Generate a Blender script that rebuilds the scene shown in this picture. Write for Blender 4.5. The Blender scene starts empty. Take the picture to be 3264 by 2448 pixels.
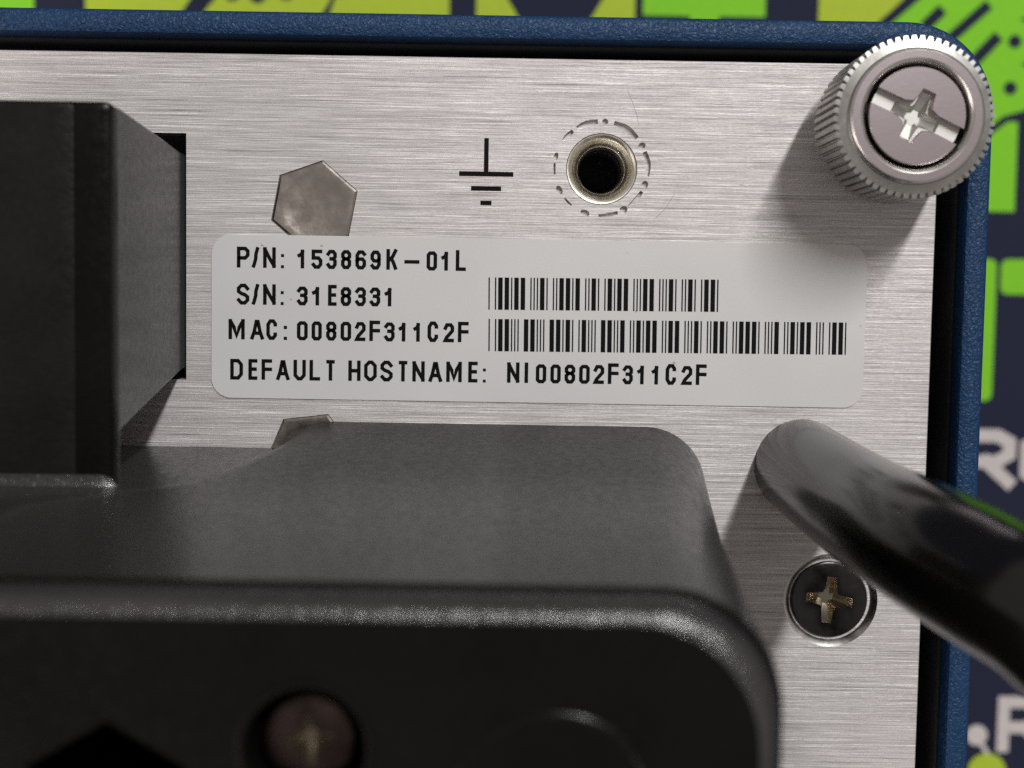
import bpy, bmesh, math, random
from mathutils import Vector, Matrix
random.seed(7)
MM = 0.001
H = 90.0            # height of the rear panel's face above the mat, mm
scene = bpy.context.scene
col = scene.collection

# ------------------------------------------------------------------ camera, light, exposure
cam_d = bpy.data.cameras.new('camera'); cam = bpy.data.objects.new('camera', cam_d); col.objects.link(cam)
cam_d.sensor_width = 36.0; cam_d.lens = 46.32
cam_d.clip_start = 0.004; cam_d.clip_end = 20
cam.location = (0, 0, (H + 103.0) * MM)
cam.rotation_euler = (Matrix.Rotation(-math.atan(280 / 4200), 3, 'X') @ Matrix.Rotation(0.0163, 3, 'Z')).to_euler()
cam_d.dof.use_dof = True; cam_d.dof.focus_distance = 0.1025; cam_d.dof.aperture_fstop = 33
scene.camera = cam
world = bpy.data.worlds.new('World'); scene.world = world; world.use_nodes = True
bg = world.node_tree.nodes['Background']
bg.inputs['Color'].default_value = (1.0, 0.92, 0.89, 1); bg.inputs['Strength'].default_value = 0.34

def area(name, direction, dist, size, power, color, shape='DISK', size_y=None, target=(0, 0, H), roll_to=None):
    l = bpy.data.lights.new(name, 'AREA'); l.shape = shape; l.size = size
    if size_y: l.size_y = size_y
    l.energy = power; l.color = color
    o = bpy.data.objects.new(name, l); col.objects.link(o)
    d = Vector(direction).normalized()
    o.location = Vector(target) * MM + d * dist
    if roll_to:      # long side of the lamp lies in the plane of d and roll_to
        y = Vector(roll_to); y = (y - d * y.dot(d)).normalized(); x = y.cross(d)
        o.rotation_euler = Matrix((x, y, d)).transposed().to_euler()
    else:
        o.rotation_euler = d.to_track_quat('Z', 'Y').to_euler()
    return o
area('tube_lamp', (0.37, 0.72, 1.0), 0.9, 0.042, 7.2, (1.0, 0.99, 0.985), 'RECTANGLE', 0.42, roll_to=(0.457, 0.889, 0))
area('room_fill', (-0.75, -0.5, 0.5), 0.8, 0.6, 4.2, (1.0, 0.90, 0.85), 'RECTANGLE', 0.6)
scene.render.engine = 'CYCLES'
scene.cycles.use_denoising = False
scene.view_settings.view_transform = 'Standard'; scene.view_settings.look = 'None'
scene.view_settings.exposure = 0.0; scene.view_settings.gamma = 1.0
scene.view_settings.use_curve_mapping = False

# ------------------------------------------------------------------ materials
def new_mat(name):
    m = bpy.data.materials.new(name); m.use_nodes = True
    nt = m.node_tree; return m, nt, nt.nodes['Principled BSDF']
def node(nt, t, **kw):
    n = nt.nodes.new(t)
    for k, v in kw.items(): setattr(n, k, v)
    return n
def coords(nt, scale):
    """object coordinates, in millimetres, times scale"""
    tc = node(nt, 'ShaderNodeTexCoord'); mp = node(nt, 'ShaderNodeMapping')
    s = scale if hasattr(scale, '__len__') else (scale,) * 3
    mp.inputs['Scale'].default_value = [1000 * v for v in s]
    nt.links.new(tc.outputs['Object'], mp.inputs['Vector']); return mp.outputs['Vector']
def noise(nt, vec, scale=1.0, detail=3.0, rough=0.55, dist=0.0):
    n = node(nt, 'ShaderNodeTexNoise'); n.inputs['Scale'].default_value = scale
    n.inputs['Detail'].default_value = detail; n.inputs['Roughness'].default_value = rough
    n.inputs['Distortion'].default_value = dist
    nt.links.new(vec, n.inputs['Vector']); return n.outputs['Fac']
def ramp(nt, fac, stops):
    r = node(nt, 'ShaderNodeValToRGB'); e = r.color_ramp.elements
    while len(e) < len(stops): e.new(0.5)
    for el, (p, c) in zip(e, stops):
        el.position = p; el.color = (c, c, c, 1) if not hasattr(c, '__len__') else (*c, 1)
    nt.links.new(fac, r.inputs['Fac']); return r.outputs['Color']
def mathn(nt, op, a, b):
    n = node(nt, 'ShaderNodeMath', operation=op)
    for i, v in enumerate((a, b)):
        if isinstance(v, (int, float)): n.inputs[i].default_value = v
        else: nt.links.new(v, n.inputs[i])
    return n.outputs[0]
def bump(nt, bsdf, height, dist_mm, strength=1.0):
    b = node(nt, 'ShaderNodeBump'); b.inputs['Distance'].default_value = dist_mm * MM
    b.inputs['Strength'].default_value = strength
    nt.links.new(height, b.inputs['Height']); nt.links.new(b.outputs['Normal'], bsdf.inputs['Normal'])
def simple(name, color, rough=0.5, metal=0.0, spec=0.5, vary=0.0, bump_scale=None, bump_mm=0.0):
    m, nt, b = new_mat(name)
    b.inputs['Base Color'].default_value = (*color, 1); b.inputs['Roughness'].default_value = rough
    b.inputs['Metallic'].default_value = metal; b.inputs['Specular IOR Level'].default_value = spec
    if vary:
        f = noise(nt, coords(nt, 1.0), 0.7, 5, 0.65)
        c = ramp(nt, f, [(0.3, tuple(v * (1 - vary) for v in color)), (0.7, tuple(min(1, v * (1 + vary)) for v in color))])
        nt.links.new(c, b.inputs['Base Color'])
        rr = ramp(nt, f, [(0.3, max(0, rough - 0.08)), (0.7, min(1, rough + 0.08))]); nt.links.new(rr, b.inputs['Roughness'])
    if bump_scale:
        bump(nt, b, noise(nt, coords(nt, 1.0), bump_scale, 3, 0.6), bump_mm)
    return m

def brushed_metal():
    m, nt, b = new_mat('brushed_aluminium')
    fine = noise(nt, coords(nt, (0.17, 10.5, 1)), 1.0, 4, 0.7)
    mid = noise(nt, coords(nt, (0.07, 4.2, 1)), 1.0, 3, 0.65)
    blotch = noise(nt, coords(nt, (0.05, 0.10, 1)), 1.0, 3, 0.55)
    mix = mathn(nt, 'ADD', mathn(nt, 'MULTIPLY', fine, 0.6), mathn(nt, 'MULTIPLY', mid, 0.4))
    c = ramp(nt, mix, [(0.32, (0.24, 0.228, 0.225)), (0.44, (0.50, 0.484, 0.478)), (0.55, (0.61, 0.594, 0.588)), (0.68, (0.95, 0.936, 0.928))])
    tone = ramp(nt, blotch, [(0.3, (0.95, 0.93, 0.93)), (0.7, (1.0, 0.985, 0.97))])
    mul = node(nt, 'ShaderNodeMix', data_type='RGBA', blend_type='MULTIPLY'); mul.inputs['Factor'].default_value = 1
    nt.links.new(c, mul.inputs[6]); nt.links.new(tone, mul.inputs[7]); nt.links.new(mul.outputs[2], b.inputs['Base Color'])
    b.inputs['Metallic'].default_value = 0.7
    smudge = noise(nt, coords(nt, 0.11), 1.0, 5, 0.7, 0.6)
    rg = mathn(nt, 'ADD', ramp(nt, mix, [(0.3, 0.66), (0.7, 0.52)]), ramp(nt, smudge, [(0.42, 0.0), (0.68, 0.10)]))
    nt.links.new(rg, b.inputs['Roughness'])
    b.inputs['Anisotropic'].default_value = 0.35; b.inputs['Anisotropic Rotation'].default_value = 0.25
    tg = node(nt, 'ShaderNodeTangent', direction_type='UV_MAP'); tg.uv_map = 'flat'
    nt.links.new(tg.outputs['Tangent'], b.inputs['Tangent'])
    bump(nt, b, mix, 0.085, 1.0)
    return m

def blue_paint():
    m, nt, b = new_mat('textured_blue_paint')
    v = coords(nt, 1.0)
    a = noise(nt, v, 3.4, 2, 0.5, 0.9)
    f = noise(nt, v, 0.5, 4, 0.6)
    nt.links.new(ramp(nt, f, [(0.3, (0.003, 0.028, 0.078)), (0.7, (0.006, 0.036, 0.100))]), b.inputs['Base Color'])
    b.inputs['Roughness'].default_value = 0.42; b.inputs['Specular IOR Level'].default_value = 0.3
    bump(nt, b, a, 0.20, 0.9)
    return m

def black_plastic(name, rough, bump_mm, color=(0.014, 0.0128, 0.0125), grain_scale=3.2, spec=0.12, sheen=0.09):
    m, nt, b = new_mat(name)
    v = coords(nt, 1.0)
    grain = noise(nt, v, grain_scale, 3, 0.6)
    big = noise(nt, v, 0.16, 5, 0.65)
    mott = noise(nt, v, 1.7, 4, 0.7)
    grain = mathn(nt, 'ADD', mathn(nt, 'MULTIPLY', grain, 0.5), mott)
    base = ramp(nt, big, [(0.3, color), (0.75, tuple(c * 1.9 for c in color))])
    nt.links.new(base, b.inputs['Base Color'])
    nt.links.new(ramp(nt, mott, [(0.3, rough - 0.08), (0.7, rough + 0.12)]), b.inputs['Roughness'])
    b.inputs['Specular IOR Level'].default_value = spec
    b.inputs['Sheen Weight'].default_value = sheen; b.inputs['Sheen Roughness'].default_value = 0.35   # lifts the side walls, standing in for light reflected off the panel
    bump(nt, b, grain, bump_mm, 0.7)
    return m

def label_paper():
    m, nt, b = new_mat('label_film')
    v = coords(nt, 1.0)
    f = noise(nt, v, 0.12, 3, 0.5); sp = noise(nt, v, 1.3, 2, 0.5)
    base = ramp(nt, f, [(0.3, (0.525, 0.52, 0.515)), (0.7, (0.555, 0.55, 0.545))])
    dirt = ramp(nt, sp, [(0.22, (0.50, 0.47, 0.43)), (0.245, (1, 1, 1))])
    mul = node(nt, 'ShaderNodeMix', data_type='RGBA', blend_type='MULTIPLY'); mul.inputs['Factor'].default_value = 0.8
    nt.links.new(base, mul.inputs[6]); nt.links.new(dirt, mul.inputs[7]); nt.links.new(mul.outputs[2], b.inputs['Base Color'])
    b.inputs['Roughness'].default_value = 0.55; b.inputs['Specular IOR Level'].default_value = 0.4
    bump(nt, b, noise(nt, v, 6, 2), 0.004)
    return m

M = dict(
    metal=brushed_metal(), blue=blue_paint(), label=label_paper(),
    ink=simple('black_ink', (0.004, 0.0035, 0.0035), 0.6, spec=0.08),
    shade_black=simple('black_for_shade', (0.006, 0.006, 0.008), 0.7, bump_scale=2, bump_mm=0.08),  # flat black standing in for shade inside the case rim and in deep gaps
    plastic=black_plastic('black_plastic', 0.24, 0.030, (0.0022, 0.0020, 0.0019)),
    plastic_rough_lit=black_plastic('rough_lit_black_plastic', 0.34, 0.055, (0.006, 0.0055, 0.0053)),  # paler, rougher copy of the housing plastic for the hood front's lit zone
    glint_plastic=black_plastic('glinting_black_plastic', 0.19, 0.15, (0.016, 0.015, 0.0145), 1.9, 0.7, 0.06),  # paler, bumpier copy of the housing plastic, standing in for edge glints
    plastic_shaded=black_plastic('shaded_black_plastic', 0.6, 0.02, (0.003, 0.0028, 0.0028), 3.2, 0.03, 0.0),  # gloss taken out so recess walls stay black, as if in shade
    rubber=simple('glossy_black_rubber', (0.004, 0.0037, 0.0034), 0.17),
    nickel=simple('nickel_plate', (0.58, 0.57, 0.54), 0.30, 1.0, vary=0.06),
    knurl=simple('knurled_nickel', (0.40, 0.395, 0.37), 0.38, 1.0, vary=0.05),
    satin=simple('satin_nickel', (0.50, 0.49, 0.46), 0.5, 1.0, vary=0.08),
    nickel_dull=simple('dull_nickel', (0.46, 0.40, 0.415), 0.24, 1.0, bump_scale=2.0, bump_mm=0.003),
    hexnut=simple('tarnished_steel', (0.42, 0.38, 0.345), 0.27, 1.0, vary=0.10, bump_scale=1.1, bump_mm=0.02),
    brass=simple('tinned_brass', (0.78, 0.74, 0.64), 0.36, 1.0, vary=0.12, bump_scale=2, bump_mm=0.01),
    darkscrew=simple('black_nickel', (0.055, 0.05, 0.052), 0.22, 1.0, vary=0.2),
    dimpit=simple('dim_brass', (0.22, 0.19, 0.14), 0.4, 1.0),
    glint_pit=simple('glinting_black_nickel', (0.46, 0.41, 0.33), 0.26, 1.0),  # bright base colour paints in the glints of the cross recess
    brownscrew=simple('brown_steel', (0.040, 0.028, 0.025), 0.40, 1.0, vary=0.3, bump_scale=2, bump_mm=0.03),
    mat_dark=simple('mat_fabric', (0.015, 0.017, 0.037), 0.85, spec=0.2, vary=0.12, bump_scale=4, bump_mm=0.05),
    green=simple('green_print', (0.19, 0.52, 0.022), 0.75, spec=0.2, vary=0.05, bump_scale=4, bump_mm=0.05),
    lime=simple('lime_print', (0.36, 0.47, 0.035), 0.75, spec=0.2, vary=0.05, bump_scale=4, bump_mm=0.05),
    white=simple('white_print', (0.52, 0.48, 0.46), 0.75, spec=0.2, vary=0.05),
)

# ------------------------------------------------------------------ mesh helpers (millimetres, z = 0 on the panel's face)
def link_mesh(name, bm, mat, parent=None, smooth=None):
    off = Vector((0, 0, 0)); q = parent
    while q: off = off + q.location; q = q.parent
    bmesh.ops.remove_doubles(bm, verts=bm.verts, dist=1e-5)
    bmesh.ops.recalc_face_normals(bm, faces=bm.faces)
    for v in bm.verts:
        v.co = Vector((v.co.x * MM, v.co.y * MM, (v.co.z + H) * MM)) - off
    me = bpy.data.meshes.new(name); bm.to_mesh(me); bm.free()
    me.materials.append(mat)
    if smooth is not None:
        for p in me.polygons: p.use_smooth = True
        me.set_sharp_from_angle(angle=math.radians(smooth))
    uv = me.uv_layers.new(name='flat')
    for lp in me.loops:
        c = me.vertices[lp.vertex_index].co; uv.data[lp.index].uv = (c.x * 10, c.y * 10)
    o = bpy.data.objects.new(name, me); col.objects.link(o)
    if parent: o.parent = parent
    return o
def empty(name, x, y, z, label, cat, group=None):
    o = bpy.data.objects.new(name, None); col.objects.link(o)
    o.location = (x * MM, y * MM, (z + H) * MM); o['label'] = label; o['category'] = cat
    if group: o['group'] = group
    o.empty_display_size = 0.01
    bpy.context.view_layer.update(); return o
def part_empty(name, parent):
    o = bpy.data.objects.new(name, None); col.objects.link(o); o.parent = parent; o.empty_display_size = 0.005
    bpy.context.view_layer.update(); return o
def circle(cx, cy, r, n=48, a0=0.0):
    return [(cx + r * math.cos(a0 + 2 * math.pi * i / n), cy + r * math.sin(a0 + 2 * math.pi * i / n)) for i in range(n)]
def rrect(x0, x1, y0, y1, r, inset=0.0, n=10):
    x0 += inset; x1 -= inset; y0 += inset; y1 -= inset; r = max(r - inset, 0.05)
    pts = []
    for cx, cy, a in ((x1 - r, y1 - r, 0), (x0 + r, y1 - r, 90), (x0 + r, y0 + r, 180), (x1 - r, y0 + r, 270)):
        for i in range(n + 1):
            t = math.radians(a + 90 * i / n); pts.append((cx + r * math.cos(t), cy + r * math.sin(t)))
    return pts
def add_loft(bm, rings, cap0=True, cap1=True):
    """rings: lists of (x, y, z) with the same number of points"""
    vs = [[bm.verts.new(p) for p in ring] for ring in rings]
    n = len(vs[0])
    for a, b in zip(vs, vs[1:]):
        for i in range(n):
            bm.faces.new((a[i], a[(i + 1) % n], b[(i + 1) % n], b[i]))
    if cap0: bm.faces.new(vs[0])
    if cap1: bm.faces.new(vs[-1])
def ring_z(pts, z): return [(x, y, z) for x, y in pts]
def add_lathe(bm, cx, cy, profile, n=64, cap0=False, cap1=False):
    add_loft(bm, [ring_z(circle(cx, cy, r, n), z) for r, z in profile], cap0, cap1)
def add_sheet(bm, outer, holes, z):
    """flat face with holes"""
    es = []
    for loop in [outer] + holes:
        vs = [bm.verts.new((x, y, z)) for x, y in loop]
        es += [bm.edges.new((vs[i], vs[(i + 1) % len(vs)])) for i in range(len(vs))]
    bmesh.ops.triangle_fill(bm, use_beauty=True, use_dissolve=False, edges=es, normal=(0, 0, 1))
def add_plate(bm, outer, holes, z_top, z_bot, bevel=0.0):
    top = outer
    if bevel:
        cx = sum(p[0] for p in outer) / len(outer); cy = sum(p[1] for p in outer) / len(outer)
        top = [(x - math.copysign(bevel, x - cx), y - math.copysign(bevel, y - cy)) for x, y in outer]
        add_loft(bm, [ring_z(top, z_top), ring_z(outer, z_top - bevel)], False, False)
    add_sheet(bm, top, holes, z_top)
    for loop in [outer] + holes:
        a = [bm.verts.new((x, y, z_top - bevel if loop is outer else z_top)) for x, y in loop]; b = [bm.verts.new((x, y, z_bot)) for x, y in loop]
        n = len(a)
        for i in range(n): bm.faces.new((a[i], a[(i + 1) % n], b[(i + 1) % n], b[i]))
def rot(pts, cx, cy, deg):
    c, s = math.cos(math.radians(deg)), math.sin(math.radians(deg))
    return [(cx + x * c - y * s, cy + x * s + y * c) for x, y in pts]

# ------------------------------------------------------------------ the mat under the device
bm = bmesh.new(); add_plate(bm, rrect(-480, 480, -420, 420, 8), [], -90.0, -93.0)
mat = link_mesh('mat', bm, M['mat_dark'])
mat['kind'] = 'structure'; mat['label'] = 'dark navy printed mat with green circuit pattern under the instrument'
ZP = -89.95
PS = 1.304           # size of the print: one drawing unit in mm
def print_shape(pts, m, name='printed_shape', z=ZP):
    bm = bmesh.new(); bm.faces.new([bm.verts.new((x * PS, y * PS, z)) for x, y in pts])
    bmesh.ops.triangulate(bm, faces=bm.faces); return link_mesh(name, bm, M[m], mat)
def thick_line(p, q, w):
    p, q = Vector(p), Vector(q); d = (q - p).normalized(); s = Vector((-d.y, d.x)) * w / 2
    return [tuple(p + s), tuple(p - s), tuple(q - s), tuple(q + s)]
# letters and tracks along the upper edge
print_shape([(-72, 23), (-53.5, 23), (-53.5, 44), (-72, 44)], 'green')
print_shape([(-47.8, 23), (-42.5, 23), (-36.2, 32.2), (-30, 44), (-47.8, 44)], 'lime')
print_shape([(-40.2, 23), (-26.5, 23), (-20.8, 32.2), (-16, 42), (-27, 44), (-33.8, 32.0)], 'lime')
print_shape([(-23.6, 23), (-7.6, 23), (-7.6, 44), (-15, 44), (-20.3, 32.2)], 'lime')
for x, y in ((-34.4, 32.6), (-31.6, 33.0), (-28.8, 32.8), (-25.6, 33.2)):
    print_shape(circle(x, y, 1.0, 20), 'mat_dark', 'printed_dot', ZP + 0.04)
print_shape([(-4.6, 23), (5.2, 23), (0.0, 30.8), (-3.2, 36), (-4.6, 36)], 'lime')
print_shape([(3.4, 23), (12.9, 23), (12.9, 44), (14, 44), (9.3, 32.8)][:3] + [(12.9, 40), (13, 40), (9.3, 32.8)], 'lime')
print_shape([(13.8, 31.2), (27.3, 31.2), (27.3, 44), (13.8, 44)], 'green')
print_shape([(19.0, 22), (22.2, 22), (22.2, 31.2), (19.0, 31.2)], 'green')
print_shape([(33.2, 22), (39.0, 30.0), (42.5, 33.4), (49, 44), (33.2, 44)], 'lime')
# diagonal tracks at the upper right corner
print_shape([(33, 22), (39.8, 29.9), (53, 44), (70, 44), (70, 21.5), (56.5, 21.3), (52.4, 19.8), (50, 17), (33, 17)], 'green', z=ZP - 0.02)
for p, q, w in (((40.3, 30.6), (45.5, 35.2), 1.1), ((44.9, 30.4), (46.9, 32.4), 1.3), ((47.6, 29.0), (52.0, 33.0), 1.2), ((50.4, 26.6), (53.2, 29.6), 1.3)):
    print_shape(thick_line(p, q, w), 'mat_dark', 'printed_stripe')
for x, y in ((55.0, 29.0), (54.7, 23.9)):
    print_shape(circle(x, y, 0.75, 20), 'mat_dark', 'printed_dot')
print_shape([(55.4, 31.4), (60, 33.0), (60, 30.8), (56.6, 31.0)], 'mat_dark')
print_shape([(55.8, 26.6), (60, 27.6), (60, 25.2), (57.2, 25.6)], 'mat_dark')
print_shape([(50, 10.3), (55.7, 10.3), (55.7, 20.2), (54.6, 20.2), (51.5, 17.8), (50, 17.8)], 'green', z=ZP)
print_shape([(50, 18.4), (51.2, 18.4), (54.0, 20.8), (60, 22.6), (60, 20.4), (55.9, 20.4), (55.9, 17), (50, 17)], 'mat_dark', z=ZP - 0.01)
print_shape(rrect(49.5, 54.0, -10.9, 5.0, 0.8), 'green')
print_shape(rrect(54.5, 66, 1.1, 5.0, 0.8), 'green')

# ------------------------------------------------------------------ stroke letters
GLYPH = {
 'P': [[(0, 0), (0, 1), (.72, 1), (1, .86), (1, .62), (.72, .46), (0, .46)]],
 '/': [[(0, 0), (.12, .06), (.55, .42), (.62, .7), (1, 1)]],
 'N': [[(0, 0), (0, 1)], [(0, .98), (.35, .62), (.6, .38), (1, .04)], [(1, 0), (1, 1)]],
 '1': [[(0, .72), (.72, .82)], [(.82, 1), (.82, 0)], [(.6, .84), (.82, .96)]],
 '5': [[(1, 1), (0, 1), (0, .58), (.7, .58), (1, .42), (1, .18), (.72, 0), (.28, 0), (0, .16)]],
 '3': [[(0, .84), (.26, 1), (.74, 1), (1, .86), (1, .66), (.78, .54), (.4, .54)], [(.78, .54), (1, .40), (1, .18), (.74, 0), (.26, 0), (0, .16)]],
 '8': [[(.28, .55), (0, .68), (0, .86), (.26, 1), (.74, 1), (1, .86), (1, .68), (.72, .55), (.28, .55), (0, .40), (0, .16), (.26, 0), (.74, 0), (1, .16), (1, .40), (.72, .55)]],
 '6': [[(1, .86), (.74, 1), (.28, 1), (0, .8), (0, .16), (.26, 0), (.74, 0), (1, .16), (1, .40), (.74, .55), (.2, .55), (0, .44)]],
 '9': [[(0, .14), (.26, 0), (.72, 0), (1, .2), (1, .84), (.74, 1), (.26, 1), (0, .84), (0, .60), (.26, .45), (.8, .45), (1, .56)]],
 'K': [[(0, 0), (0, 1)], [(1, 1), (.62, .66), (.1, .45)], [(.4, .58), (.7, .34), (1, 0)]],
 '-': [[(0, .42), (1, .42)]],
 '0': [[(.24, 0), (0, .12), (0, .88), (.24, 1), (.76, 1), (1, .88), (1, .12), (.76, 0), (.24, 0)]],
 'O': [[(.36, 0), (0, .2), (0, .8), (.36, 1), (.64, 1), (1, .8), (1, .2), (.64, 0), (.36, 0)]],
 'L': [[(0, 1), (0, 0), (1, 0)]],
 'S': [[(1, .82), (.7, 1), (.3, 1), (0, .84), (0, .66), (.3, .54), (.7, .47), (1, .34), (1, .17), (.7, 0), (.3, 0), (0, .17)]],
 'E': [[(1, 1), (0, 1), (0, 0), (1, 0)], [(0, .52), (.9, .52)]],
 'M': [[(0, 0), (0, 1)], [(.02, .96), (.3, .6), (.5, .12), (.7, .6), (.98, .96)], [(1, 1), (1, 0)]],
 'A': [[(0, 0), (.2, .34), (.42, .96), (.58, .96), (.8, .34), (1, 0)], [(.22, .28), (.78, .28)]],
 'C': [[(1, .78), (1, .84), (.72, 1), (.3, 1), (0, .8), (0, .2), (.3, 0), (.72, 0), (1, .16), (1, .24)]],
 '2': [[(0, .78), (.22, 1), (.76, 1), (1, .86), (1, .62), (.2, .2), (0, 0), (1, 0)]],
 'F': [[(0, 0), (0, 1), (1, 1)], [(0, .52), (1, .52)]],
 'D': [[(0, 0), (0, 1), (.66, 1), (1, .78), (1, .22), (.66, 0), (0, 0)]],
 'U': [[(0, 1), (0, .2), (.34, 0), (.66, 0), (1, .2), (1, 1)]],
 'T': [[(0, 1), (1, 1)], [(.5, 1), (.5, 0)]],
 'H': [[(0, 0), (0, 1)], [(0, .5), (1, .5)], [(1, 0), (1, 1)]],
 'I': [[(.5, 0), (.5, 1)]],
 'R': [[(0, 0), (0, 1)], [(0, 1), (.74, 1), (1, .86), (1, .60), (.74, .44), (0, .44)], [(.5, .44), (1, 0)]],
}
def add_glyph(bm, ch, x0, x1, y0, y1, w, z, lay=[0]):
    """stroke letter whose ink fills the box; every stroke is a chain of mitred quads"""
    h = w / 2
    if ch == ':':
        s = (x1 - x0) / 2; cx = (x0 + x1) / 2
        for cy in (y0 + s, y0 + (y1 - y0) * 0.66):
            bm.faces.new([bm.verts.new((cx + a * s, cy + b * s, z)) for a, b in ((-1, -1), (1, -1), (1, 1), (-1, 1))])
        return
    ax, bx, ay, by = x0 + h, x1 - h, y0 + h, y1 - h
    if ch == 'I': ax, bx = (x0 + x1) / 2, (x0 + x1) / 2
    for st in GLYPH[ch]:
        lay[0] = (lay[0] + 1) % 5; zz = z + 0.002 * lay[0]
        p = [Vector((ax + (bx - ax) * u, ay + (by - ay) * v)) for u, v in st]
        closed = (p[0] - p[-1]).length < 1e-6
        if closed: p = p[:-1]
        n = len(p); L, Rr = [], []
        for i in range(n):
            d0 = (p[i] - p[i - 1]).normalized() if (i or closed) else None
            d1 = (p[(i + 1) % n] - p[i]).normalized() if (i < n - 1 or closed) else None
            q = p[i].copy()
            if d0 is None: q = q - d1 * h * 0.9; d0 = d1
            if d1 is None: q = q + d0 * h * 0.9; d1 = d0
            t = (d0 + d1); t = t.normalized() if t.length > 1e-6 else d0
            nrm = Vector((-t.y, t.x)); k = h / max(0.5, nrm.dot(Vector((-d0.y, d0.x))))
            L.append(bm.verts.new((*(q + nrm * k), zz))); Rr.append(bm.verts.new((*(q - nrm * k), zz)))
        for i in range(n if closed else n - 1):
            j = (i + 1) % n
            try: bm.faces.new((L[i], Rr[i], Rr[j], L[j]))
            except ValueError: pass
for ch, x0, x1, y0, y1, w in (('R', 50.3, 57.0, -20.8, -14.1, 1.45), ('O', 57.5, 64, -20.8, -14.1, 1.45),
                              ('R', 56.2, 62.5, -51.3, -44.7, 1.35), ('O', 63.4, 69.5, -51.3, -44.7, 1.35)):
    bm = bmesh.new(); add_glyph(bm, ch, x0 * PS, x1 * PS, y0 * PS, y1 * PS, w * PS, ZP + 0.03); link_mesh('printed_letter', bm, M['white'], mat)
print_shape(circle(53.9, -49.3, 1.2, 20), 'white', 'printed_dot')
print_shape(thick_line((54.4, -50.2), (57.0, -54.2), 0.5), 'white', 'printed_stripe', ZP - 0.02)
print_shape(circle(55.2, -53.6, 2.2, 24), 'lime', 'printed_dot', ZP)

# ------------------------------------------------------------------ the instrument: case and rear panel
inst = empty('instrument', 0, -30, -90, 'blue cased instrument lying face down with its brushed aluminium rear panel up', 'instrument')
CX0, CX1, CY0, CY1, CR = -85.0, 36.65, -95.0, 21.45, 6.8
bm = bmesh.new()
prof = [(0.0, -89.8), (0.0, 0.35), (0.12, 0.62), (0.4, 0.8), (1.45, 0.8), (1.75, 0.66), (1.9, 0.35), (1.95, -1.2)]
add_loft(bm, [ring_z(rrect(CX0, CX1, CY0, CY1, CR, i, 14), z) for i, z in prof], True, False)
link_mesh('case', bm, M['blue'], inst, 35)
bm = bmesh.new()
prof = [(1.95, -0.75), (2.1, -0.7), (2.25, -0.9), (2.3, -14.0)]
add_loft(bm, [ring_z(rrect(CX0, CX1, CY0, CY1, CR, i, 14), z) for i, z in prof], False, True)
link_mesh('case_inner_shade', bm, M['shade_black'], inst, 40)  # added black band: shade on the rim's inner wall put into colour

# rear panel with its openings
PX0, PX1, PY0, PY1 = -80.0, 32.7, -90.0, 18.3
HEX1 = circle(-15.58, 6.77, 3.56, 6, math.radians(79.5)); HEX2 = circle(-15.75, -12.75, 3.56, 6, math.radians(67.4))
GX, GY = 6.68, 9.94
CSX, CSY = 25.5, -23.62
def arc_slot(cx, cy, r, a0, a1, w):
    n = max(3, int(abs(a1 - a0) / 6)); o, i_ = [], []
    for k in range(n + 1):
        t = math.radians(a0 + (a1 - a0) * k / n); tw = w * (0.45 + 0.55 * math.sin(math.pi * min(max(k / n, 0.12), 0.88)))
        o.append((cx + (r + tw / 2) * math.cos(t), cy + (r + tw / 2) * math.sin(t)))
        i_.append((cx + (r - tw / 2) * math.cos(t), cy + (r - tw / 2) * math.sin(t)))
    return o + i_[::-1]
slots = []
for a0, a1, w in ((95, 122, .30), (128, 146, .24), (41, 75, .34), (-8, 22, .30), (-52, -28, .22), (-92, -68, .20),
                  (174, 188, .11), (-140, -128, .10)):
    slots.append(arc_slot(GX - 0.05, GY + 0.03, 3.62, a0, a1, w * 1.7))
dents = []
for a, w, s in [(a_, w_ * 1.35, s_ * 1.2) for a_, w_, s_ in ((86, .34, .40), (30, .44, .42), (-19, .40, .52), (-60, .42, .55), (-109, .36, .62), (-152, .34, .62), (166, .26, .55))]:
    t = math.radians(a); x, y = GX - .05 + 3.62 * math.cos(t), GY + .03 + 3.62 * math.sin(t)
    e = rot([(w / 2 * math.cos(u * math.pi / 5), s / 2 * math.sin(u * math.pi / 5)) for u in range(10)], x, y, a)
    dents.append(e)
panel_holes = [[(-79, -6.94), (-25.52, -6.94), (-25.52, 12.18), (-79, 12.18)], HEX1, HEX2,
               circle(GX, GY, 2.76, 56), circle(CSX, CSY, 3.72, 56)] + slots + dents
rnd = rrect(PX0, PX1, PY0, PY1, 0.35, 0, 4)
bm = bmesh.new(); add_plate(bm, rnd, panel_holes, 0.0, -0.9, 0.07)
panel = link_mesh('rear_panel', bm, M['metal'], inst)
panel['label'] = 'brushed aluminium rear panel'
bm = bmesh.new(); add_plate(bm, rrect(PX0, PX1, PY0, PY1, 0.35, 0.02, 4), [circle(GX, GY, 2.5, 40), circle(CSX, CSY, 2.3, 32), panel_holes[0]], -0.4, -2.0)
link_mesh('panel_backing', bm, M['metal'], inst)

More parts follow.
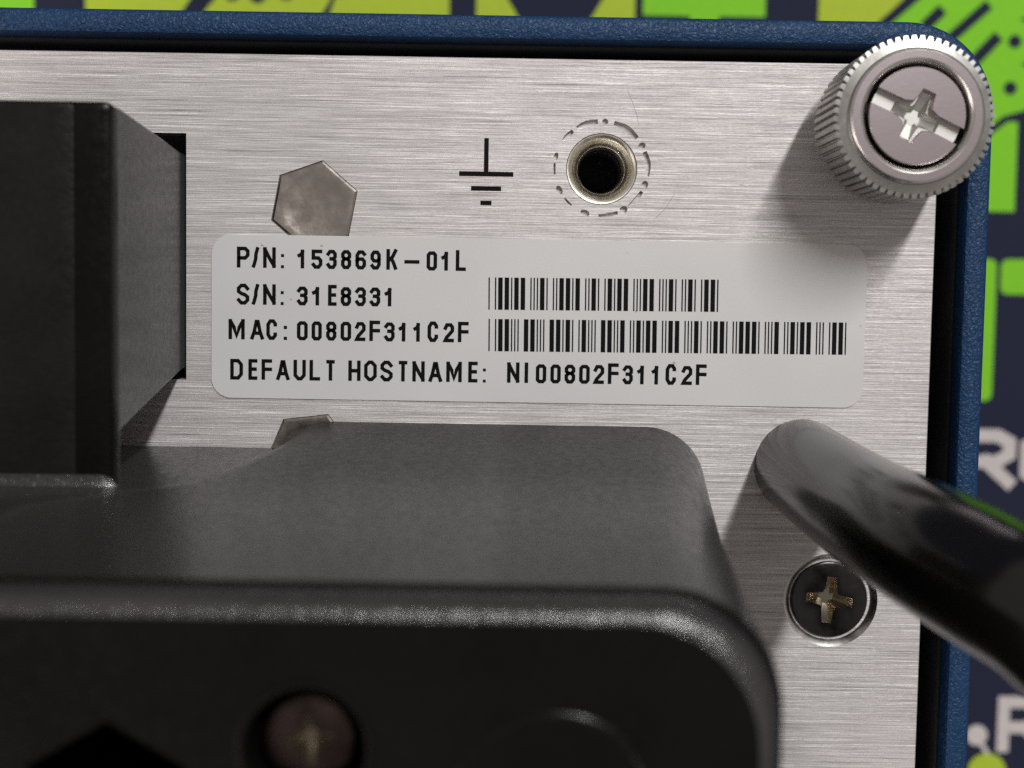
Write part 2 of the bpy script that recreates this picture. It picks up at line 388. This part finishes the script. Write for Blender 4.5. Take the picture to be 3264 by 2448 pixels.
# hexagonal inserts
def hex_insert(cx, cy, a0, ztop):
    bm = bmesh.new()
    h = lambda r, z: ring_z(circle(cx, cy, r, 6, math.radians(a0)), z)
    add_loft(bm, [h(3.5, -0.38), h(3.5, ztop - 0.10), h(3.32, ztop)], True, False)
    add_sheet(bm, circle(cx, cy, 3.32, 6, math.radians(a0)), [circle(cx, cy, 2.55, 32)], ztop)
    add_lathe(bm, cx, cy, [(2.55, ztop), (2.4, ztop - 0.03), (1.6, ztop - 0.10), (0.6, ztop - 0.14), (0.05, ztop - 0.145)], 32, False, True)
    o = link_mesh('hex_insert', bm, M['hexnut'], inst, 20)
    return o
hex_insert(-15.58, 6.77, 79.5, 0.06)
hex_insert(-15.75, -12.75, 67.4, 0.10)

# earth symbol, printed in black
bm = bmesh.new()
for x0, x1, y0, y1 in ((-2.45, -2.10, 9.6, 12.18), (-4.36, -0.16, 9.24, 9.6), (-3.42, -1.09, 8.12, 8.48), (-2.68, -1.82, 7.02, 7.36)):
    add_loft(bm, [ring_z([(x0, y0), (x1, y0), (x1, y1), (x0, y1)], z) for z in (0.002, 0.02)])
gs = link_mesh('earth_symbol', bm, M['ink'], inst); gs['label'] = 'black printed earth symbol beside the threaded socket'

# threaded earth socket
bm = bmesh.new()
add_lathe(bm, GX, GY, [(2.74, -0.45), (2.74, -0.10), (2.68, -0.03), (2.58, -0.04), (2.30, -0.36), (2.12, -0.75), (1.96, -0.95), (1.99, -1.12), (1.84, -1.3), (1.88, -1.5), (1.76, -1.8), (1.74, -2.7)], 64)
link_mesh('threaded_socket', bm, M['brass'], inst, 50)
bm = bmesh.new(); add_lathe(bm, GX, GY, [(1.78 if i % 2 else 1.66, -2.7 - 0.16 * i) for i in range(34)], 40, False, True)
link_mesh('thread', bm, M['shade_black'], inst)
# fine scratches round the socket
for pts, w in (([(8.55, 16.0), (9.0, 15.0), (9.35, 14.0), (9.45, 13.4)], .032), ([(10.9, 6.2), (11.7, 7.0), (12.4, 8.2)], .032), ([(17.4, 8.9), (17.9, 8.78), (18.3, 8.9)], .03)):
    bm = bmesh.new()
    for a, b_ in zip(pts, pts[1:]):
        q = thick_line(a, b_, w); bm.faces.new([bm.verts.new((x, y, 0.004)) for x, y in q])
    link_mesh('scratch', bm, M['nickel_dull'], inst)

# countersunk cross-head screw
def cross_pts(cx, cy, L, w, deg, fil=0.35):
    q = []
    for k in range(4):
        base = [(L, -w / 2 * 0.8), (L, w / 2 * 0.8), (w / 2 + fil, w / 2), (w / 2 + fil * .3, w / 2 + fil * .3)]
        q += rot(base, 0, 0, 90 * k)
    return rot(q, cx, cy, deg)
def cross_head(name, parent, cx, cy, r, ztop, L, w, deg, mat_head, mat_pit, dome=0.0, depth=1.3):
    root = part_empty(name, parent)
    bm = bmesh.new(); cp = cross_pts(cx, cy, L, w, deg)
    add_sheet(bm, circle(cx, cy, r - 0.22, 48), [cp], ztop)
    add_lathe(bm, cx, cy, [(r - 0.22, ztop), (r - 0.08, ztop - 0.05), (r, ztop - 0.2 - dome), (r, ztop - 0.75), (r * 0.7, ztop - 1.6)], 48)
    link_mesh('screw_head', bm, mat_head, root, 40)
    bm = bmesh.new()
    mid = cross_pts(cx, cy, L * 0.72, w * 0.75, deg, 0.3); low = cross_pts(cx, cy, L * 0.30, w * 0.5, deg, 0.12)
    add_loft(bm, [ring_z(cp, ztop), ring_z(mid, ztop - depth * 0.55), ring_z(low, ztop - depth)], False, True)
    link_mesh('cross_recess', bm, mat_pit, root, 25)
    return root
bm = bmesh.new(); add_lathe(bm, CSX, CSY, [(3.72, -0.002), (3.58, -0.10), (3.10, -0.5), (3.0, -0.95)], 56)
link_mesh('countersink', bm, M['nickel'], inst, 50)
cross_head('countersunk_screw', inst, CSX - 0.06, CSY, 3.08, -0.16, 1.85, 0.92, -6, M['darkscrew'], M['glint_pit'])

# ------------------------------------------------------------------ rating label
LX0, LX1, LY0, LY1 = -23.55, 27.48, -8.32, 4.44
ZL = 0.09
bm = bmesh.new()
add_loft(bm, [ring_z(rrect(LX0, LX1, LY0, LY1, 1.55, i, 10), z) for i, z in ((0, 0.004), (0, ZL - 0.02), (0.025, ZL))], True, True)
label = link_mesh('rating_label', bm, M['label'], inst); label['label'] = 'pale grey identification label with black text and two barcodes'
LINES = [
 (1.87, 1.49, 1.63, 0.0012, [('P', -21.56, -20.57), ('/', -20.4, -19.82), ('N', -19.52, -18.53), (':', -18.13, -17.89), ('1', -16.86, -16.26), ('5', -15.75, -14.9), ('3', -14.6, -13.78), ('8', -13.46, -12.66), ('6', -12.34, -11.5), ('9', -11.17, -10.36), ('K', -9.93, -9.08), ('-', -8.54, -7.34), ('0', -6.8, -5.98), ('1', -5.67, -5.08), ('L', -4.53, -3.72)]),
 (-1.0, 1.47, 1.63, 0.003, [('S', -21.56, -20.58), ('/', -20.39, -19.81), ('N', -19.51, -18.52), (':', -18.14, -17.9), ('3', -16.87, -16.03), ('1', -15.71, -15.08), ('E', -14.45, -13.76), ('8', -13.46, -12.64), ('3', -12.34, -11.49), ('3', -11.2, -10.37), ('1', -10.05, -9.45)]),
 (-3.72, 1.49, 1.61, 0.003, [('M', -22.2, -20.93), ('A', -20.5, -19.43), ('C', -19.25, -18.41), (':', -17.89, -17.63), ('0', -16.86, -16.01), ('0', -15.71, -14.91), ('8', -14.58, -13.77), ('0', -13.45, -12.62), ('2', -12.32, -11.49), ('F', -11.2, -10.35), ('3', -10.05, -9.22), ('1', -8.93, -8.33), ('1', -7.78, -7.21), ('C', -6.66, -5.83), ('2', -5.41, -4.58), ('F', -4.29, -3.44)]),
 (-6.87, 1.49, 1.63, 0.0044, [('D', -22.06, -21.06), ('E', -20.64, -19.92), ('F', -19.61, -18.77), ('A', -18.46, -17.41), ('U', -17.11, -16.14), ('L', -15.86, -15.01), ('T', -14.56, -13.87), ('H', -12.82, -11.86), ('O', -11.59, -10.59), ('S', -10.31, -9.34), ('T', -8.89, -8.19), ('N', -7.81, -6.84), ('A', -6.54, -5.47), ('M', -5.16, -3.94), ('E', -3.44, -2.69), (':', -2.29, -2.06),
   ('N', -0.4, 0.57), ('I', 1.0, 1.22), ('0', 1.85, 2.67), ('0', 2.99, 3.8), ('8', 4.1, 4.94), ('0', 5.24, 6.07), ('2', 6.37, 7.2), ('F', 7.49, 8.34), ('3', 8.64, 9.45), ('1', 9.77, 10.35), ('1', 10.9, 11.47), ('C', 12.0, 12.82), ('2', 13.25, 14.09), ('F', 14.37, 15.22)]),
]
for y, hd, hc, sl, chars in LINES:
    bm = bmesh.new()
    for ch, a, b in chars:
        yy = y + (a + 22) * sl
        add_glyph(bm, ch, a, b, yy, yy + (hd if ch.isdigit() or ch in '-:2' else hc), 0.28, ZL + 0.008)
    link_mesh('text_line', bm, M['ink'], label)
CODE39 = {'0': 'nnnwwnwnn', '1': 'wnnwnnnnw', '2': 'nnwwnnnnw', '3': 'wnwwnnnnn', '8': 'wnnwnnwnn', 'C': 'wnwnnwnnn', 'E': 'wnnnwwnnn', 'F': 'nnwnwwnnn', '*': 'nwnnwnwnn'}
def barcode(text, x0, x1, yb, yt, sl):
    n = len(text); mod = (x1 - x0) / (16 * n - 1); x = x0; bm = bmesh.new()
    for ch in text:
        for i, e in enumerate(CODE39[ch]):
            w = mod * (3 if e == 'w' else 1)
            if i % 2 == 0:
                g = mod * (0.10 if e == 'w' else 0.08); dy = (x - x0) * sl
                bm.faces.new([bm.verts.new(p) for p in ((x + g, yb + dy, ZL + .008), (x + w - g, yb + dy, ZL + .008), (x + w - g - .02, yt + dy, ZL + .008), (x + g - .02, yt + dy, ZL + .008))])
            x += w
        x += mod
    return link_mesh('barcode', bm, M['ink'], label)
barcode('*31E8331*', -1.95, 15.98, -1.08, 1.43, 0.0064)
barcode('*00802F311C2F*', -1.9, 26.05, -4.32, -1.80, 0.0061)

# ------------------------------------------------------------------ knurled thumb screw on the panel's corner
TX, TY = 28.08, 13.06
ts = part_empty('thumb_screw', inst); ts['label'] = 'knurled nickel thumb screw with slotted cross head'
bm = bmesh.new(); add_lathe(bm, TX, TY, [(3.6, 0.004), (3.6, 0.5), (3.2, 0.7), (3.2, 2.9)], 48, True, True)
link_mesh('collar', bm, M['nickel'], ts, 40)
def gear(r1, r0, z, nt=60):
    pts = []
    for i in range(nt):
        for f, r in ((0.0, r0 * .5 + r1 * .5), (0.12, r1), (0.60, r1), (0.74, r0), (0.92, r0)):
            t = 2 * math.pi * (i + f) / nt; pts.append((TX + r * math.cos(t), TY + r * math.sin(t), z))
    return pts
bm = bmesh.new()
add_loft(bm, [gear(5.15, 5.1, 2.4), gear(5.35, 5.28, 2.55), gear(5.70, 5.42, 2.95), gear(5.70, 5.42, 8.98), gear(5.36, 5.36, 9.05), gear(4.72, 4.72, 9.26)], True, False)
link_mesh('knurled_ring', bm, M['knurl'], ts)
bm = bmesh.new()
add_lathe(bm, TX, TY, [(4.78, 9.2), (4.78, 9.52), (4.70, 9.72), (4.52, 9.80)], 96)
add_lathe(bm, TX, TY, [(4.02, 9.80), (3.84, 9.72), (3.66, 9.5), (3.60, 7.9)], 96)
link_mesh('bevel_ring', bm, M['nickel'], ts, 60)
bm = bmesh.new(); add_lathe(bm, TX, TY, [(4.52, 9.80), (4.02, 9.80)], 96)
link_mesh('rim_face', bm, M['nickel_dull'], ts)
bm = bmesh.new(); add_lathe(bm, TX, TY, [(3.62, 7.95), (3.0, 7.9)], 48, False, True); link_mesh('gap_floor', bm, M['shade_black'], ts)
# screw disc: two halves either side of the slot, each notched by the cross
R0, SW, AL, AW, ZS = 3.42, 0.56, 1.85, 0.56, 9.74
SA = -25.0
def half_disc(sgn):
    a0 = math.asin(SW / R0); pts = []
    for k in range(33):
        t = a0 + (math.pi - 2 * a0) * k / 32; pts.append((R0 * math.cos(t), R0 * math.sin(t)))
    pts += [(-AW - 0.75, SW), (-AW - 0.18, SW + 0.22), (-AW, SW + 0.62), (-AW * 0.8, AL), (AW * 0.8, AL), (AW, SW + 0.62), (AW + 0.18, SW + 0.22), (AW + 0.75, SW)]
    return rot([(x, y) if sgn > 0 else (-x, -y) for x, y in pts], TX, TY, SA)
for s in (1, -1):
    p = half_disc(s); n_ = len(p); ins = []
    for k in range(n_):     # true inward offset of the outline
        d0 = (Vector(p[k]) - Vector(p[k - 1])).normalized(); d1 = (Vector(p[(k + 1) % n_]) - Vector(p[k])).normalized()
        t = (d0 + d1).normalized(); ins.append((p[k][0] - t.y * 0.06, p[k][1] + t.x * 0.06))
    bm = bmesh.new()
    add_loft(bm, [ring_z(p, 8.0), ring_z(p, ZS - 0.07), ring_z(ins, ZS)], False, False)
    add_sheet(bm, ins, [], ZS)
    link_mesh('screw_half', bm, M['nickel_dull'], ts)
cp = cross_pts(TX, TY, 1.75, 0.95, SA, 0.3)
bm = bmesh.new()
add_sheet(bm, circle(TX, TY, 3.26, 40), [cp], ZS - 0.62)
add_loft(bm, [ring_z(cp, ZS - 0.62), ring_z(cross_pts(TX, TY, 1.6, 0.85, SA, 0.25), ZS - 0.85), ring_z(cross_pts(TX, TY, 0.55, 0.5, SA, 0.08), ZS - 1.3)], False, True)
link_mesh('drive_recess', bm, M['satin'], ts)

# ------------------------------------------------------------------ black connector backshell plugged into the panel
shell = empty('connector_backshell', -14, -28, 0, 'large black moulded connector backshell plugged into the left of the panel', 'connector')
def block_ring(z, yl, xs1, xs2, yr, X, r, inset=0.0, n=12):
    x0 = -49.0 + inset
    pts = [(x0, -46.0 + inset), (x0, yl - inset)]
    for k in range(8): pts.append((x0 + (xs1 - x0) * (k + 1) / 8, yl - inset))
    if z > 24:      # from here up the ledge is one straight edge
        for k in range(10): pts[k] = pts[k] if k == 0 else (pts[k][0], yl + (yr - yl) * (pts[k][0] - x0) / (xs2 - x0) - inset)
    pts.append((xs1 * .6 + xs2 * .4, yl * .68 + yr * .32 - inset))
    pts.append((xs1 * .25 + xs2 * .75, yl * .2 + yr * .8 - inset))
    for k in range(6): pts.append((xs2 + (X - r - xs2) * k / 6, yr - inset))
    cx, cy = X - inset - r, yr - inset - r
    for k in range(n + 1):
        t = math.radians(90 - 90 * k / n); pts.append((cx + r * math.cos(t), cy + r * math.sin(t)))
    pts.append((X - inset, -46.0 + inset))
    return [(x, y, z) for x, y in pts]
lv = [(0.12, -12.2, -18.4, -14.9, -10.05, 15.3, 4.8), (3, -12.3, -18.9, -15.6, -10.65, 15.15, 4.9), (6, -12.4, -19.6, -16.4, -11.2, 15.0, 5.0),
      (12, -12.55, -21.0, -18.2, -12.05, 14.65, 5.2), (17, -12.72, -23.0, -20, -12.62, 14.35, 5.3), (25, -13.05, -31, -28, -12.88, 13.9, 5.4), (33, -13.4, -31, -28, -13.08, 13.4, 5.6), (42.8, -13.7, -31, -28, -13.3, 12.85, 5.8)]
rings = [block_ring(*l) for l in lv]
top = (-13.7, -31, -28, -13.3, 12.85, 5.8)
body = rings + [block_ring(42.85, *top, 0.22), block_ring(42.7, *top, 0.34)]
rim = [block_ring(z, *top, i) for i, z in ((0.34, 42.6), (0.27, 43.0), (0.32, 43.5), (0.45, 43.9), (0.63, 44.25), (0.86, 44.5), (1.12, 44.66), (1.36, 44.7))]
rings = rim
front = rings[-1]
bm = bmesh.new(); add_loft(bm, rim, False, False); link_mesh('edge_rim', bm, M['glint_plastic'], shell, 50)
bm = bmesh.new(); add_loft(bm, body, True, False)
SX, SY = -9.08, -20.55
hx = circle(-18.05, -23.65, 4.2, 6, math.radians(90)); hx2 = circle(-25.75, -24.4, 4.2, 6, math.radians(90))
fh = [circle(SX, SY, 2.75, 40), hx, hx2]
out = [(x, y) for x, y, z in front]
add_sheet(bm, out, fh, 44.7)
link_mesh('housing', bm, M['plastic'], shell, 32)
for loop in fh:
    bm = bmesh.new(); add_loft(bm, [ring_z(loop, 44.68), ring_z(loop, 26.0)], False, True); link_mesh('pocket', bm, M['plastic_shaded'], shell, 40)
# collar around the screw bore and round boss
bm = bmesh.new(); add_lathe(bm, SX, SY, [(3.15, 44.69), (3.06, 44.82), (2.88, 44.83), (2.75, 44.6)], 48); link_mesh('bore_lip', bm, M['plastic'], shell, 50)
bm = bmesh.new(); add_lathe(bm, 2.2, -23.5, [(4.95, 44.69), (4.85, 44.83), (4.62, 44.85), (4.5, 44.71), (4.4, 44.705)], 72, False, False); link_mesh('boss_rim', bm, M['plastic'], shell, 50)
cross_head('cover_screw', shell, SX - 0.02, SY - 0.08, 2.10, 43.4, 1.12, 0.5, 8, M['brownscrew'], M['dimpit'], 0.25, 0.8)
# upright hood on the left, over the panel opening
def hood_ring(z, xr, yb, yt, r=0.5, x0=-46.0):
    return ring_z(rrect(x0, xr, yb, yt, r, 0, 5), z)
bm = bmesh.new()
add_loft(bm, [hood_ring(-6, -25.8, -6.1, 10.6, .3), hood_ring(0, -25.8, -6.22, 10.7, .3), hood_ring(8, -25.82, -7.7, 11.3, .3), hood_ring(16.0, -25.84, -9.3, 11.85, .3),
              hood_ring(16.3, -25.84, -9.7, 11.9, .5), hood_ring(16.4, -25.84, -14.2, 11.9, .5), hood_ring(17.6, -25.86, -14.2, 12.0, .5), hood_ring(17.9, -26.0, -14.2, 11.95, .5), hood_ring(18.05, -26.35, -14.2, 11.85, .5),
              hood_ring(18.0, -29.2, -14.2, 11.8, .5)], True, True)
link_mesh('hood', bm, M['plastic'], shell, 30)
bm = bmesh.new()
add_loft(bm, [hood_ring(18.0, -28.2, -12.6, 11.80, .3), hood_ring(18.12, -28.6, -12.6, 11.8, .3), hood_ring(18.2, -29.6, -12.5, 11.78, .3), hood_ring(18.24, -31.0, -12.5, 11.75, .3)], True, True)
link_mesh('hood_lit_zone', bm, M['plastic_rough_lit'], shell, 40)  # added plate: the lit left zone of the hood front put into colour
bm = bmesh.new()      # fillet bead where the hood meets the housing
pr = [(-12.0, 18.06), (-12.0, 18.26), (-12.5, 18.3), (-12.85, 18.5), (-13.1, 18.85), (-13.22, 19.35), (-13.3, 20.0), (-14.2, 20.0), (-14.2, 17.0)]
def bead(x, k): return [(x, -13.6 + (y + 13.6) * k, 18.0 + (z - 18.0) * k) for y, z in pr]
add_loft(bm, [bead(x, k) for x, k in ((-46, 1), (-40, 1), (-34, 1), (-30, 1), (-27.5, 1), (-26.4, 1), (-25.9, .85), (-25.5, .5), (-25.2, .2))], True, True)
link_mesh('seam_bead', bm, M['glint_plastic'], shell, 50)

# ------------------------------------------------------------------ cable standing out of the panel
def bez(P, n):
    out = []
    for i in range(len(P) - 1):
        p0, p1, p2, p3 = P[max(i - 1, 0)], P[i], P[i + 1], P[min(i + 2, len(P) - 1)]
        for k in range(n):
            t = k / n
            out.append(0.5 * ((2 * p1) + (p2 - p0) * t + (2 * p0 - 5 * p1 + 4 * p2 - p3) * t * t + (3 * p1 - p0 - 3 * p2 + p3) * t ** 3))
    out.append(P[-1]); return out
def tube(bm, path, r, n=28):
    rings = []; up = Vector((1, 0, 0))
    for i, p in enumerate(path):
        d = (path[min(i + 1, len(path) - 1)] - path[max(i - 1, 0)]).normalized()
        a = (up - d * up.dot(d)).normalized(); b = d.cross(a); up = a
        rings.append([tuple(p + (a * math.cos(2 * math.pi * k / n) + b * math.sin(2 * math.pi * k / n)) * r) for k in range(n)])
    add_loft(bm, rings, True, True)
path = bez([Vector(p) for p in ((22.9, -13.0, -0.5), (22.9, -13.0, 0.02), (23.1, -13.3, 5), (23.5, -13.8, 16), (24.0, -14.0, 27), (25.8, -14.9, 34), (27.7, -16.1, 38.5), (30.8, -20.3, 41.5), (33, -28, 41), (36, -40, 34), (41, -58, 10), (48, -78, -30), (57, -100, -78), (66, -114, -86), (85, -135, -86.2))], 10)
bm = bmesh.new(); tube(bm, path, 3.75)
cab = link_mesh('power_cable', bm, M['rubber'], None, 60)
cab['label'] = 'thick glossy black cable bending out of the panel past the dark screw'; cab['category'] = 'cable'
